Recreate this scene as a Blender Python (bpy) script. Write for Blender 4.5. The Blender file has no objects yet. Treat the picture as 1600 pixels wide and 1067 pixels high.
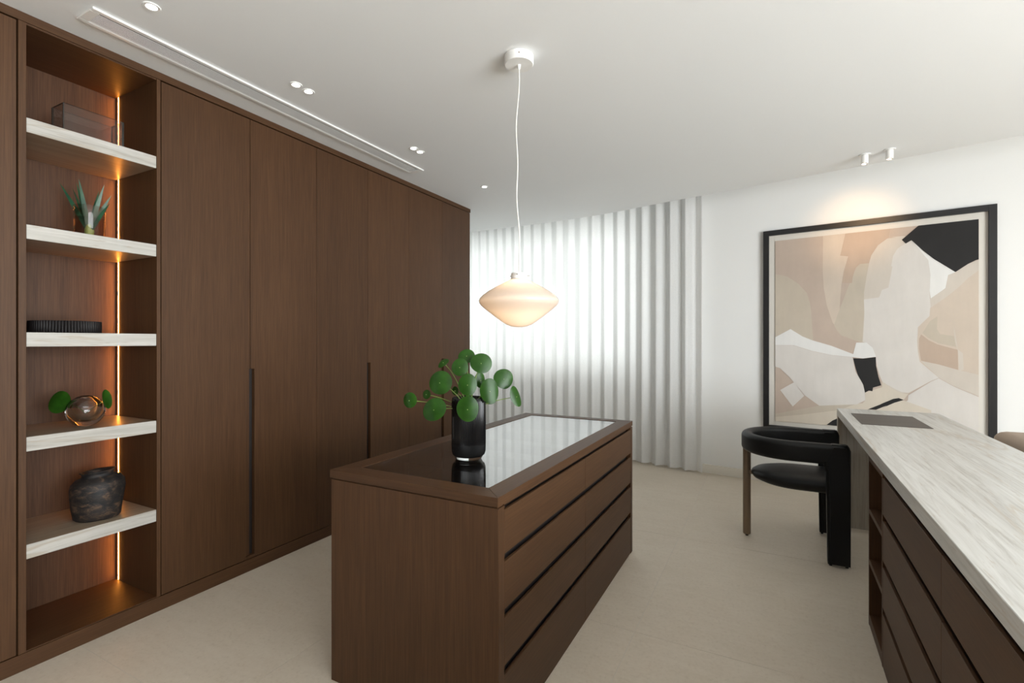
import bpy, bmesh, math, random
from mathutils import Vector, Matrix
random.seed(7)
R = math.radians
SC = bpy.context.scene
COL = SC.collection

# ------------------------------------------------------------------ camera
CAM_H, FPX, CXP, CYP = 1.3, 768.0, 800.0, 533.0
YAW = math.atan((1203.5 - CXP) / FPX)
cd = bpy.data.cameras.new('camera')
cd.sensor_width = 36.0
cd.lens = FPX / 1600 * 36
cd.clip_start = 0.02
cam = bpy.data.objects.new('camera', cd)
cam.location = (0, 0, CAM_H)
cam.rotation_euler = (math.pi / 2, 0, YAW)
COL.objects.link(cam)
SC.camera = cam

# ------------------------------------------------------------------ world, daylight, exposure
w = bpy.data.worlds.new('world')
SC.world = w
w.use_nodes = True
bg = w.node_tree.nodes['Background']
bg.inputs['Color'].default_value = (0.93, 0.97, 1.0, 1)
bg.inputs['Strength'].default_value = 1.0
SC.view_settings.view_transform = 'Standard'
SC.view_settings.look = 'None'
SC.view_settings.exposure = 0.30
SC.view_settings.gamma = 1.0
SC.view_settings.use_curve_mapping = False
SC.cycles.use_denoising = True
SC.cycles.max_bounces = 10
SC.cycles.diffuse_bounces = 5
SC.cycles.transparent_max_bounces = 12
SC.cycles.sample_clamp_indirect = 6.0
SC.cycles.caustics_reflective = False
SC.cycles.caustics_refractive = False


def area_light(name, loc, rot, sx, sy, power, col=(1, 1, 1)):
    l = bpy.data.lights.new(name, 'AREA')
    l.shape = 'RECTANGLE'
    l.size, l.size_y = sx, sy
    l.energy = power
    l.color = col
    o = bpy.data.objects.new(name, l)
    o.location = loc
    o.rotation_euler = rot
    COL.objects.link(o)
    return o


# daylight entering by the window behind the curtain and by the glazed right side of the room
area_light('daylight_back_window', (-2.9, 6.15, 1.85), (R(-90), 0, 0), 3.6, 1.7, 40, (0.98, 0.99, 1.0))
area_light('daylight_side_window', (4.45, -0.65, 1.3), (0, R(90), 0), 2.2, 4.4, 440, (0.935, 0.975, 1.0))
sl = bpy.data.lights.new('sun', 'SUN')
sl.energy = 2.2
sl.angle = R(0.6)
sl.color = (1.0, 0.97, 0.92)
so_ = bpy.data.objects.new('sun', sl)
so_.rotation_euler = Vector((-2.0, -1.0, -1.5)).to_track_quat('-Z', 'Y').to_euler()
COL.objects.link(so_)


# ------------------------------------------------------------------ helpers: pixels to points
_c, _s = math.cos(YAW), math.sin(YAW)


def ray(px, py):
    u = (px - CXP) / FPX
    return Vector((u * _c - _s, u * _s + _c, -(py - CYP) / FPX))


def at_depth(px, py, dep):
    return Vector((0, 0, CAM_H)) + ray(px, py) * dep


# ------------------------------------------------------------------ helpers: mesh
def new_bm():
    return bmesh.new()


def add_box(bm, x0, x1, y0, y1, z0, z1, bev=0.0, seg=1):
    b2 = bmesh.new()
    v = [b2.verts.new((x, y, z)) for x in (x0, x1) for y in (y0, y1) for z in (z0, z1)]
    for f in ((0, 1, 3, 2), (4, 6, 7, 5), (0, 4, 5, 1), (2, 3, 7, 6), (0, 2, 6, 4), (1, 5, 7, 3)):
        b2.faces.new([v[i] for i in f])
    bmesh.ops.recalc_face_normals(b2, faces=b2.faces)
    if bev > 0:
        bmesh.ops.bevel(b2, geom=list(b2.edges), offset=bev, segments=seg, affect='EDGES', profile=0.5, clamp_overlap=True)
    me = bpy.data.meshes.new('tmp')
    b2.to_mesh(me)
    b2.free()
    bm.from_mesh(me)
    bpy.data.meshes.remove(me)
    return bm


def box(*a, **k):
    return add_box(new_bm(), *a, **k)


def prism(poly, t0, t1, axis='X', bev=0.0):
    """outline in the two other axes, extruded along axis"""
    bm = new_bm()

    def P(a, b, t):
        return {'X': (t, a, b), 'Y': (a, t, b), 'Z': (a, b, t)}[axis]
    lo = [bm.verts.new(P(a, b, t0)) for a, b in poly]
    hi = [bm.verts.new(P(a, b, t1)) for a, b in poly]
    n = len(poly)
    bm.faces.new(lo)
    bm.faces.new(hi)
    for i in range(n):
        bm.faces.new((lo[i], lo[(i + 1) % n], hi[(i + 1) % n], hi[i]))
    bmesh.ops.recalc_face_normals(bm, faces=bm.faces)
    if bev > 0:
        bmesh.ops.bevel(bm, geom=list(bm.edges), offset=bev, segments=1, affect='EDGES', clamp_overlap=True)
    return bm


def lathe(prof, segs=48, center=(0, 0, 0), rib=0, ribamp=0.0, warp=None, a0=0.0, a1=2 * math.pi):
    """prof: list of (r, z); ends with r=0 close up"""
    bm = new_bm()
    rings = []
    full = abs(a1 - a0 - 2 * math.pi) < 1e-6
    n = segs if full else segs + 1
    for r, z in prof:
        if r < 1e-6:
            rings.append([bm.verts.new((center[0], center[1], center[2] + z))])
            continue
        ring = []
        for i in range(n):
            a = a0 + (a1 - a0) * i / segs
            rr = r
            if rib:
                rr = r + ribamp * (abs(math.cos(rib * a / 2)) - 0.5)
            x, y, zz = rr * math.cos(a), rr * math.sin(a), z
            if warp:
                x, y, zz = warp(x, y, zz, a)
            ring.append(bm.verts.new((center[0] + x, center[1] + y, center[2] + zz)))
        rings.append(ring)
    for A, B in zip(rings[:-1], rings[1:]):
        m = n if full else n - 1
        for i in range(m):
            j = (i + 1) % n
            if len(A) == 1 and len(B) == 1:
                continue
            if len(A) == 1:
                bm.faces.new((A[0], B[i], B[j]))
            elif len(B) == 1:
                bm.faces.new((A[i], B[0], A[j]))
            else:
                bm.faces.new((A[i], B[i], B[j], A[j]))
    bmesh.ops.recalc_face_normals(bm, faces=bm.faces)
    return bm


def add_tube(bm, pts, rad, segs=8, caps=True):
    pts = [Vector(p) for p in pts]
    rads = rad if isinstance(rad, (list, tuple)) else [rad] * len(pts)
    up = Vector((0, 0, 1))
    rings = []
    t0 = (pts[1] - pts[0]).normalized()
    nrm = t0.cross(up)
    if nrm.length < 1e-3:
        nrm = t0.cross(Vector((1, 0, 0)))
    nrm.normalize()
    for i, p in enumerate(pts):
        t = (pts[min(i + 1, len(pts) - 1)] - pts[max(i - 1, 0)]).normalized()
        nrm = (nrm - t * nrm.dot(t)).normalized()
        b = t.cross(nrm)
        rings.append([bm.verts.new(p + (nrm * math.cos(2 * math.pi * k / segs) + b * math.sin(2 * math.pi * k / segs)) * rads[i]) for k in range(segs)])
    for A, B in zip(rings[:-1], rings[1:]):
        for k in range(segs):
            bm.faces.new((A[k], A[(k + 1) % segs], B[(k + 1) % segs], B[k]))
    if caps:
        bm.faces.new(rings[0])
        bm.faces.new(rings[-1])
    bmesh.ops.recalc_face_normals(bm, faces=bm.faces)
    return bm


def bez(p0, p1, p2, n=10):
    p0, p1, p2 = Vector(p0), Vector(p1), Vector(p2)
    return [p0 * (1 - t) ** 2 + p1 * 2 * t * (1 - t) + p2 * t * t for t in [i / n for i in range(n + 1)]]


WORLD_AT = {}


def empty(name, loc, label, cat, group=None, rz=0.0):
    o = bpy.data.objects.new(name, None)
    o.empty_display_size = 0.1
    o.location = loc
    o.rotation_euler = (0, 0, rz)
    COL.objects.link(o)
    WORLD_AT[o.name] = Vector(loc)
    tag(o, label, cat, group)
    return o


def tag(o, label=None, cat=None, group=None, kind=None):
    if label:
        o['label'] = label
    if cat:
        o['category'] = cat
    if group:
        o['group'] = group
    if kind:
        o['kind'] = kind
    return o


def obj(name, bm, mat, parent=None, smooth=False, label=None, center=None):
    """bm verts in WORLD space (or in the space of a rotated parent measured from world origin);
    the mesh origin is set to the middle of its base"""
    xs = [v.co.x for v in bm.verts]
    ys = [v.co.y for v in bm.verts]
    zs = [v.co.z for v in bm.verts]
    c = Vector(((min(xs) + max(xs)) / 2, (min(ys) + max(ys)) / 2, min(zs))) if center is None else Vector(center)
    for v in bm.verts:
        v.co -= c
    me = bpy.data.meshes.new(name)
    bm.to_mesh(me)
    bm.free()
    mats = mat if isinstance(mat, (list, tuple)) else [mat]
    for m in mats:
        me.materials.append(m)
    if smooth:
        for p in me.polygons:
            p.use_smooth = True
        if smooth != 'all':
            me.set_sharp_from_angle(angle=R(smooth if smooth is not True else 40))
    o = bpy.data.objects.new(name, me)
    COL.objects.link(o)
    base = Vector((0, 0, 0))
    if parent is not None:
        base = WORLD_AT[parent.name]
        o.parent = parent
    o.location = c - base
    WORLD_AT[o.name] = c
    if label:
        o['label'] = label
    return o


def struct(name, bm, mat, parent=None, **k):
    o = obj(name, bm, mat, parent, **k)
    if parent is None:
        o['kind'] = 'structure'
    return o


# ------------------------------------------------------------------ materials
def base_mat(name):
    m = bpy.data.materials.new(name)
    m.use_nodes = True
    nt = m.node_tree
    return m, nt, nt.nodes['Principled BSDF']


def plain(name, col, rough=0.5, metal=0.0, spec=0.5, **k):
    m, nt, p = base_mat(name)
    p.inputs['Base Color'].default_value = (*col, 1)
    p.inputs['Roughness'].default_value = rough
    p.inputs['Metallic'].default_value = metal
    p.inputs['Specular IOR Level'].default_value = spec
    for a, b in k.items():
        p.inputs[a.replace('_', ' ')].default_value = b
    return m


def nd(nt, t, **k):
    n = nt.nodes.new(t)
    for a, b in k.items():
        setattr(n, a, b)
    return n


def coords(nt, scale, rand=True):
    tc = nd(nt, 'ShaderNodeTexCoord')
    src = tc.outputs['Object']
    if rand:
        oi = nd(nt, 'ShaderNodeObjectInfo')
        mu = nd(nt, 'ShaderNodeVectorMath', operation='SCALE')
        cb = nd(nt, 'ShaderNodeCombineXYZ')
        for i in range(3):
            nt.links.new(oi.outputs['Random'], cb.inputs[i])
        nt.links.new(cb.outputs[0], mu.inputs[0])
        mu.inputs['Scale'].default_value = 17.3
        ad = nd(nt, 'ShaderNodeVectorMath', operation='ADD')
        nt.links.new(src, ad.inputs[0])
        nt.links.new(mu.outputs[0], ad.inputs[1])
        src = ad.outputs[0]
    outs = []
    for s in scale:
        mp = nd(nt, 'ShaderNodeMapping')
        mp.inputs['Scale'].default_value = s
        nt.links.new(src, mp.inputs['Vector'])
        outs.append(mp.outputs[0])
    return outs


def noise(nt, vec, scale, detail=4, rough=0.6, dist=0.0):
    n = nd(nt, 'ShaderNodeTexNoise')
    n.inputs['Scale'].default_value = scale
    n.inputs['Detail'].default_value = detail
    n.inputs['Roughness'].default_value = rough
    n.inputs['Distortion'].default_value = dist
    nt.links.new(vec, n.inputs['Vector'])
    return n.outputs['Fac']


def ramp(nt, fac, stops):
    r = nd(nt, 'ShaderNodeValToRGB')
    el = r.color_ramp.elements
    while len(el) < len(stops):
        el.new(0.5)
    for e, (p, c) in zip(el, stops):
        e.position = p
        e.color = (*c, 1)
    nt.links.new(fac, r.inputs['Fac'])
    return r.outputs['Color']


def mixc(nt, a, b, fac, mode='MIX'):
    m = nd(nt, 'ShaderNodeMix', data_type='RGBA', blend_type=mode)
    for sock, v in ((m.inputs['A'], a), (m.inputs['B'], b)) if False else ((m.inputs[6], a), (m.inputs[7], b)):
        if isinstance(v, tuple):
            sock.default_value = (*v, 1)
        else:
            nt.links.new(v, sock)
    if isinstance(fac, float):
        m.inputs[0].default_value = fac
    else:
        nt.links.new(fac, m.inputs[0])
    return m.outputs[2]


def bump(nt, p, h, strength=0.2, dist=0.002):
    b = nd(nt, 'ShaderNodeBump')
    b.inputs['Strength'].default_value = strength
    b.inputs['Distance'].default_value = dist
    nt.links.new(h, b.inputs['Height'])
    nt.links.new(b.outputs[0], p.inputs['Normal'])


def wood(name, axis, lo=(0.050, 0.0220, 0.0085), mid=(0.069, 0.0315, 0.0127), hi=(0.092, 0.0440, 0.0185), rough=0.5):
    m, nt, p = base_mat(name)
    i = 'XYZ'.index(axis)
    fine = [210.0] * 3
    fine[i] = 5.0
    broad = [9.0] * 3
    broad[i] = 0.55
    mid_s = [60.0] * 3
    mid_s[i] = 1.6
    a, b, c3 = coords(nt, [tuple(fine), tuple(broad), tuple(mid_s)])
    nf = noise(nt, a, 1.0, 3, 0.6)
    nb = noise(nt, b, 1.0, 3, 0.5, 1.2)
    nm = noise(nt, c3, 1.0, 3, 0.55, 0.4)
    m1 = nd(nt, 'ShaderNodeMath', operation='MULTIPLY_ADD')
    nt.links.new(nf, m1.inputs[0])
    m1.inputs[1].default_value = 0.62
    m2 = nd(nt, 'ShaderNodeMath', operation='MULTIPLY_ADD')
    nt.links.new(nb, m2.inputs[0])
    m2.inputs[1].default_value = 0.24
    m3 = nd(nt, 'ShaderNodeMath', operation='MULTIPLY')
    nt.links.new(nm, m3.inputs[0])
    m3.inputs[1].default_value = 0.2
    nt.links.new(m3.outputs[0], m2.inputs[2])
    nt.links.new(m2.outputs[0], m1.inputs[2])
    col = ramp(nt, m1.outputs[0], [(0.36, lo), (0.54, mid), (0.74, hi)])
    oi = nd(nt, 'ShaderNodeObjectInfo')
    hv = nd(nt, 'ShaderNodeHueSaturation')
    mr = nd(nt, 'ShaderNodeMapRange')
    mr.inputs['To Min'].default_value = 0.92
    mr.inputs['To Max'].default_value = 1.08
    nt.links.new(oi.outputs['Random'], mr.inputs['Value'])
    nt.links.new(mr.outputs[0], hv.inputs['Value'])
    nt.links.new(col, hv.inputs['Color'])
    nt.links.new(hv.outputs[0], p.inputs['Base Color'])
    p.inputs['Roughness'].default_value = rough
    p.inputs['Specular IOR Level'].default_value = 0.3
    bump(nt, p, nf, 0.12, 0.0006)
    return m


def travertine(name, axis, tint=None):
    m, nt, p = base_mat(name)
    i = 'XYZ'.index(axis)
    br = [8.0] * 3
    br[i] = 0.22
    fn = [48.0] * 3
    fn[i] = 2.2
    pit = [120.0] * 3
    pit[i] = 10.0
    vs = [4.2] * 3
    vs[i] = 0.32
    a, b, c3, d = coords(nt, [tuple(br), tuple(fn), tuple(pit), tuple(vs)])
    nb = noise(nt, a, 1.0, 5, 0.6, 0.35)
    nf = noise(nt, b, 1.0, 5, 0.65, 1.1)
    npit = noise(nt, c3, 1.0, 3, 0.6)
    nv = noise(nt, d, 1.0, 6, 0.55, 0.7)
    c1 = ramp(nt, nb, [(0.3, (0.42, 0.405, 0.37)), (0.48, (0.545, 0.535, 0.505)), (0.68, (0.63, 0.625, 0.60))])
    c2 = ramp(nt, nf, [(0.33, (0.34, 0.315, 0.28)), (0.45, (0.53, 0.52, 0.49)), (0.62, (0.68, 0.675, 0.65))])
    col = mixc(nt, c1, c2, 0.58)
    # thin ochre veins where one noise crosses its middle value
    vv = ramp(nt, nv, [(0.484, (0, 0, 0)), (0.5, (0.85, 0.85, 0.85)), (0.513, (0, 0, 0))])
    vf = nd(nt, 'ShaderNodeMath', operation='MULTIPLY')
    nt.links.new(vv, vf.inputs[0])
    nt.links.new(nf, vf.inputs[1])
    col = mixc(nt, col, (0.40, 0.31, 0.21), vf.outputs[0])
    pf = ramp(nt, npit, [(0.30, (0.55, 0.55, 0.55)), (0.37, (0, 0, 0))])
    col = mixc(nt, col, (0.42, 0.36, 0.29), pf)
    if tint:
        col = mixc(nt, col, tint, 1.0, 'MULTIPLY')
    nt.links.new(col, p.inputs['Base Color'])
    p.inputs['Roughness'].default_value = 0.38
    bump(nt, p, npit, 0.1, 0.001)
    return m


WZ = wood('oak_vertical_grain', 'Z')
WY = wood('oak_lengthwise_grain', 'Y')
WX = wood('oak_crosswise_grain', 'X')
WNI = wood('oak_niche_grain', 'Z', (0.046, 0.0205, 0.0095), (0.074, 0.0345, 0.0165), (0.105, 0.050, 0.025))
TRY = travertine('travertine_lengthwise', 'Y')
TRV = travertine('travertine_brown_tint', 'Y', (0.50, 0.39, 0.29))  # browner tint for the tops and undersides of the shelves
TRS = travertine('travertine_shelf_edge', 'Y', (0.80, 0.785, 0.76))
TRZ = travertine('travertine_upright', 'Z', (0.60, 0.55, 0.49))  # darker tint puts the knee-hole shade into the desk leg's colour
WHITE = plain('white_paint', (0.86, 0.865, 0.85), 0.75)
CEIL = plain('ceiling_paint', (0.85, 0.87, 0.88), 0.8)
WHITE_METAL = plain('white_lacquer', (0.85, 0.85, 0.83), 0.4)
DARK = plain('shadow_gap_black', (0.012, 0.009, 0.008), 0.7)
BLACK_FRAME = plain('black_stained_wood', (0.012, 0.012, 0.013), 0.4)
BRONZE = plain('bronze_metal', (0.23, 0.175, 0.125), 0.38, 0.75)
RUBBER = plain('black_rubber', (0.01, 0.01, 0.01), 0.6)


def leather(name, col):
    m, nt, p = base_mat(name)
    (a,) = coords(nt, [(1, 1, 1)])
    n1 = noise(nt, a, 420, 2, 0.5)
    p.inputs['Base Color'].default_value = (*col, 1)
    p.inputs['Roughness'].default_value = 0.46
    p.inputs['Specular IOR Level'].default_value = 0.3
    bump(nt, p, n1, 0.12, 0.0006)
    return m


LEATHER = leather('black_leather', (0.005, 0.0055, 0.006))


def cloth(name, col):
    m, nt, p = base_mat(name)
    (a,) = coords(nt, [(1, 1, 1)])
    n1 = noise(nt, a, 300, 2, 0.5)
    c = mixc(nt, tuple(v * 0.9 for v in col), tuple(min(1, v * 1.08) for v in col), n1)
    nt.links.new(c, p.inputs['Base Color'])
    p.inputs['Roughness'].default_value = 0.9
    bump(nt, p, n1, 0.2, 0.001)
    return m


BEIGE = cloth('beige_upholstery', (0.42, 0.33, 0.26))


def tile_mat():
    m, nt, p = base_mat('limestone_tile')
    a, b, c3 = coords(nt, [(1, 1, 1), (0.7, 3.5, 1), (1, 1, 1)])
    n1 = noise(nt, a, 3.0, 6, 0.65, 0.5)
    n2 = noise(nt, b, 6.0, 5, 0.65, 1.0)
    n3 = noise(nt, c3, 70.0, 3, 0.6)
    c1 = ramp(nt, n1, [(0.3, (0.645, 0.555, 0.44)), (0.55, (0.70, 0.61, 0.495)), (0.75, (0.735, 0.655, 0.54))])
    c2 = ramp(nt, n2, [(0.3, (0.62, 0.525, 0.41)), (0.6, (0.72, 0.635, 0.52))])
    col = mixc(nt, c1, c2, 0.35)
    spk = ramp(nt, n3, [(0.32, (0.38, 0.33, 0.27)), (0.42, (0.5, 0.46, 0.39)), (0.66, (0.56, 0.52, 0.45)), (0.74, (0.66, 0.62, 0.56))])
    col = mixc(nt, col, spk, 0.3)
    nt.links.new(col, p.inputs['Base Color'])
    p.inputs['Roughness'].default_value = 0.5
    p.inputs['Specular IOR Level'].default_value = 0.35
    bump(nt, p, n3, 0.06, 0.001)
    return m


TILE = tile_mat()
GROUT = plain('pale_grout', (0.60, 0.56, 0.50), 0.9)


def glass(name, tint=(1, 1, 1), ior=1.45, rough=0.0, thin=False):
    """glass that also lets light through for shadows"""
    m = bpy.data.materials.new(name)
    m.use_nodes = True
    nt = m.node_tree
    nt.nodes.clear()
    out = nd(nt, 'ShaderNodeOutputMaterial')
    gl = nd(nt, 'ShaderNodeBsdfGlossy')
    gl.inputs['Roughness'].default_value = rough
    if thin:
        f0 = ((ior - 1) / (ior + 1)) ** 2
        lw = nd(nt, 'ShaderNodeLayerWeight')
        lw.inputs['Blend'].default_value = 0.5
        pw = nd(nt, 'ShaderNodeMath', operation='POWER')
        nt.links.new(lw.outputs['Facing'], pw.inputs[0])
        pw.inputs[1].default_value = 5.0
        fr = nd(nt, 'ShaderNodeMath', operation='MULTIPLY_ADD')
        nt.links.new(pw.outputs[0], fr.inputs[0])
        fr.inputs[1].default_value = 1 - f0
        fr.inputs[2].default_value = f0
    else:
        fr = nd(nt, 'ShaderNodeFresnel')
        fr.inputs['IOR'].default_value = ior
    tr = nd(nt, 'ShaderNodeBsdfTransparent' if thin else 'ShaderNodeBsdfRefraction')
    tr.inputs['Color'].default_value = (*tint, 1)
    if not thin:
        tr.inputs['IOR'].default_value = ior
        tr.inputs['Roughness'].default_value = rough
    mx = nd(nt, 'ShaderNodeMixShader')
    nt.links.new(fr.outputs[0], mx.inputs[0])
    nt.links.new(tr.outputs[0], mx.inputs[1])
    nt.links.new(gl.outputs[0], mx.inputs[2])
    nt.links.new(mx.outputs[0], out.inputs['Surface'])
    return m


CLEAR = glass('clear_glass', (0.93, 0.95, 0.94), 1.45, thin=True)
SMOKE = glass('smoked_glass', (0.90, 0.86, 0.84), 1.7, 0.02, thin=True)
GLASS_EDGE = plain('glass_edge', (0.05, 0.055, 0.05), 0.15)
POTGLASS = glass('pot_glass', (0.90, 0.86, 0.84), 1.35, thin=True)
WATER = glass('still_water', (0.93, 0.90, 0.89), 1.33, thin=True)
TOPGLASS = glass('dark_table_glass', (0.62, 0.60, 0.58), 3.2, 0.004, thin=True)
SOLIDGLASS = glass('solid_clear_glass', (0.95, 0.96, 0.96), 1.45)


def emit(name, col, strength):
    m = bpy.data.materials.new(name)
    m.use_nodes = True
    nt = m.node_tree
    nt.nodes.clear()
    out = nd(nt, 'ShaderNodeOutputMaterial')
    e = nd(nt, 'ShaderNodeEmission')
    e.inputs['Color'].default_value = (*col, 1)
    e.inputs['Strength'].default_value = strength
    nt.links.new(e.outputs[0], out.inputs['Surface'])
    return m


LED = emit('amber_led', (1.0, 0.33, 0.045), 62.0)
SPOT_DISC = emit('spot_led', (1.0, 0.8, 0.6), 0.6)
LAMP_DISC = emit('downlight_led', (1.0, 0.96, 0.9), 9.0)


def fabric_sheer():
    m = bpy.data.materials.new('white_sheer_linen')
    m.use_nodes = True
    nt = m.node_tree
    nt.nodes.clear()
    out = nd(nt, 'ShaderNodeOutputMaterial')
    (a,) = coords(nt, [(350, 350, 90)], rand=False)
    n1 = noise(nt, a, 1.0, 2, 0.5)
    col = ramp(nt, n1, [(0.3, (0.86, 0.86, 0.85)), (0.7, (0.94, 0.94, 0.93))])
    df = nd(nt, 'ShaderNodeBsdfDiffuse')
    tl = nd(nt, 'ShaderNodeBsdfTranslucent')
    tp = nd(nt, 'ShaderNodeBsdfTransparent')
    nt.links.new(col, df.inputs['Color'])
    nt.links.new(col, tl.inputs['Color'])
    m1 = nd(nt, 'ShaderNodeMixShader')
    m1.inputs[0].default_value = 0.36
    m2 = nd(nt, 'ShaderNodeMixShader')
    m2.inputs[0].default_value = 0.03
    nt.links.new(df.outputs[0], m1.inputs[1])
    nt.links.new(tl.outputs[0], m1.inputs[2])
    nt.links.new(m1.outputs[0], m2.inputs[1])
    nt.links.new(tp.outputs[0], m2.inputs[2])
    nt.links.new(m2.outputs[0], out.inputs['Surface'])
    return m


SHEER = fabric_sheer()


def opal_mat():
    m = bpy.data.materials.new('opal_glass')
    m.use_nodes = True
    nt = m.node_tree
    nt.nodes.clear()
    out = nd(nt, 'ShaderNodeOutputMaterial')
    df = nd(nt, 'ShaderNodeBsdfDiffuse')
    df.inputs['Color'].default_value = (0.86, 0.80, 0.74, 1)
    tl = nd(nt, 'ShaderNodeBsdfTranslucent')
    tl.inputs['Color'].default_value = (0.90, 0.80, 0.70, 1)
    gl = nd(nt, 'ShaderNodeBsdfGlossy')
    gl.inputs['Roughness'].default_value = 0.06
    fr = nd(nt, 'ShaderNodeFresnel')
    fr.inputs['IOR'].default_value = 1.45
    m1 = nd(nt, 'ShaderNodeMixShader')
    m1.inputs[0].default_value = 0.5
    m2 = nd(nt, 'ShaderNodeMixShader')
    nt.links.new(df.outputs[0], m1.inputs[1])
    nt.links.new(tl.outputs[0], m1.inputs[2])
    nt.links.new(fr.outputs[0], m2.inputs[0])
    nt.links.new(m1.outputs[0], m2.inputs[1])
    nt.links.new(gl.outputs[0], m2.inputs[2])
    nt.links.new(m2.outputs[0], out.inputs['Surface'])
    return m


OPAL = opal_mat()


def leaf_mat(name, lo, hi, rough=0.35):
    m, nt, p = base_mat(name)
    (a,) = coords(nt, [(1, 1, 1)])
    n1 = noise(nt, a, 22, 3, 0.5)
    nt.links.new(ramp(nt, n1, [(0.3, lo), (0.7, hi)]), p.inputs['Base Color'])
    p.inputs['Roughness'].default_value = rough
    p.inputs['Subsurface Weight'].default_value = 0.0
    return m


PILEA = leaf_mat('pilea_leaf', (0.022, 0.092, 0.007), (0.042, 0.152, 0.014), 0.34)
STEM = plain('pilea_stem', (0.20, 0.30, 0.06), 0.5)
STEM_DARK = plain('pilea_brown_stem', (0.16, 0.10, 0.07), 0.6)
LEAFDOT = plain('pale_leaf_spot', (0.50, 0.62, 0.22), 0.5)
ALOE = leaf_mat('aloe_leaf', (0.010, 0.055, 0.028), (0.028, 0.105, 0.050), 0.4)
ALOE_BASE = plain('aloe_heart', (0.30, 0.42, 0.08), 0.5)
CERAMIC = plain('matt_black_ceramic', (0.008, 0.006, 0.006), 0.55, spec=0.3)
BLACKGLASS = plain('black_ribbed_glass', (0.003, 0.003, 0.0035), 0.14, spec=0.35)


def urn_mat():
    m, nt, p = base_mat('weathered_dark_clay')
    (a,) = coords(nt, [(1, 1, 1.8)])
    n1 = noise(nt, a, 22, 5, 0.65, 0.6)
    nt.links.new(ramp(nt, n1, [(0.40, (0.006, 0.006, 0.007)), (0.52, (0.020, 0.015, 0.012)), (0.66, (0.10, 0.058, 0.034))]), p.inputs['Base Color'])
    p.inputs['Roughness'].default_value = 0.62
    bump(nt, p, n1, 0.5, 0.006)
    return m


URN = urn_mat()

# ================================================================== STRUCTURE
CH = 2.6                                   # ceiling height
# floor bed with large stone tiles as its children
floor = struct('floor', box(-5.3, 4.3, -3.1, 5.9, -0.06, -0.0008), GROUT)
TS, GAP = 1.2, 0.002
tile_mesh = None
for ix in range(-5, 5):
    for iy in range(-4, 5):
        x0 = -0.537 + ix * TS
        y0 = 1.003 + iy * TS
        if x0 + TS < -5.3 or x0 > 4.3 or y0 + TS < -3.1 or y0 > 5.9:
            continue
        if tile_mesh is None:
            t = obj('tile', box(x0 + GAP / 2, x0 + TS - GAP / 2, y0 + GAP / 2, y0 + TS - GAP / 2, -0.02, 0.0), TILE, floor)
            tile_mesh = t.data
        else:
            t = bpy.data.objects.new('tile', tile_mesh)
            COL.objects.link(t)
            t.parent = floor
            t.location = Vector((x0 + TS / 2, y0 + TS / 2, -0.02)) - WORLD_AT['floor']

# ceiling slab: free curved edge in front of the back wall, a curtain pocket behind it
edge = [(-5.3, 4.95), (-3.144, 4.946), (-2.65, 4.944), (-2.188, 4.932), (-1.85, 4.915), (-1.532, 4.882), (-1.3, 4.835),
        (-1.104, 4.782), (-0.8, 4.714), (-0.511, 4.655), (-0.111, 4.583), (0.742, 4.396), (1.414, 4.238), (4.3, 3.55)]
struct('ceiling', prism([(-5.3, -3.1), (4.3, -3.1)] + edge[::-1], CH, CH + 0.30, 'Z'), CEIL)
struct('trim_1', box(-5.3, 4.3, 3.4, 5.9, CH + 0.30, CH + 0.36), CEIL)      # roof of the pocket
# walls
WN = Vector((0.152, 0.988, 0)).normalized()    # picture wall: outward normal
WD = Vector((WN.y, -WN.x, 0))                  # along it, to the right
W0 = Vector((-0.4, 5.19, 0))


def on_wall(px, py, off=0.0):
    d = ray(px, py)
    t = ((W0 - WN * off).dot(WN)) / (d.x * WN.x + d.y * WN.y)
    return Vector((0, 0, CAM_H)) + d * t


def wall_pt(x):
    return W0 + WD * ((x - W0.x) / WD.x)


pa, pb = wall_pt(-0.72), wall_pt(4.3)
HH = CH + 0.3
struct('wall_back', prism([(pa.x, pa.y), (pb.x, pb.y), (4.3, 5.9), (-0.6, 5.9), (-0.72, 5.55)], 0, HH, 'Z'), WHITE)
# window wall behind the curtain, pierced by one long window above a parapet
WX0, WX1, SILL, HEAD, WY0 = -4.7, -1.30, 1.02, 2.56, 5.55
bm = new_bm()
add_box(bm, -5.3, -0.6, WY0, WY0 + 0.25, 0, SILL)
add_box(bm, -5.3, -0.6, WY0, WY0 + 0.25, HEAD, HH)
add_box(bm, -5.3, WX0, WY0, WY0 + 0.25, SILL, HEAD)
add_box(bm, WX1, -0.6, WY0, WY0 + 0.25, SILL, HEAD)
struct('wall_window', bm, WHITE)
win = empty('window_1', (-3.0, WY0 + 0.12, SILL), None, None)
win['kind'] = 'structure'
bm = new_bm()
yy = WY0 + 0.10
add_box(bm, WX0, WX1, yy, yy + 0.06, SILL, SILL + 0.06)
add_box(bm, WX0, WX1, yy, yy + 0.06, HEAD - 0.06, HEAD)
for xm in (WX0, -3.62, -2.45, WX1 - 0.05):
    add_box(bm, xm, xm + 0.05, yy, yy + 0.06, SILL + 0.06, HEAD - 0.06)
obj('window_frame', bm, WHITE_METAL, win)
for x0, x1 in ((WX0 + 0.05, -3.62), (-3.57, -2.45), (-2.40, WX1 - 0.05)):
    obj('pane', box(x0, x1, yy + 0.027, yy + 0.033, SILL + 0.06, HEAD - 0.06), CLEAR, win)
obj('window_sill', box(WX0, WX1, WY0 - 0.03, WY0 + 0.1, SILL - 0.02, SILL), WHITE_METAL, win)
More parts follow.
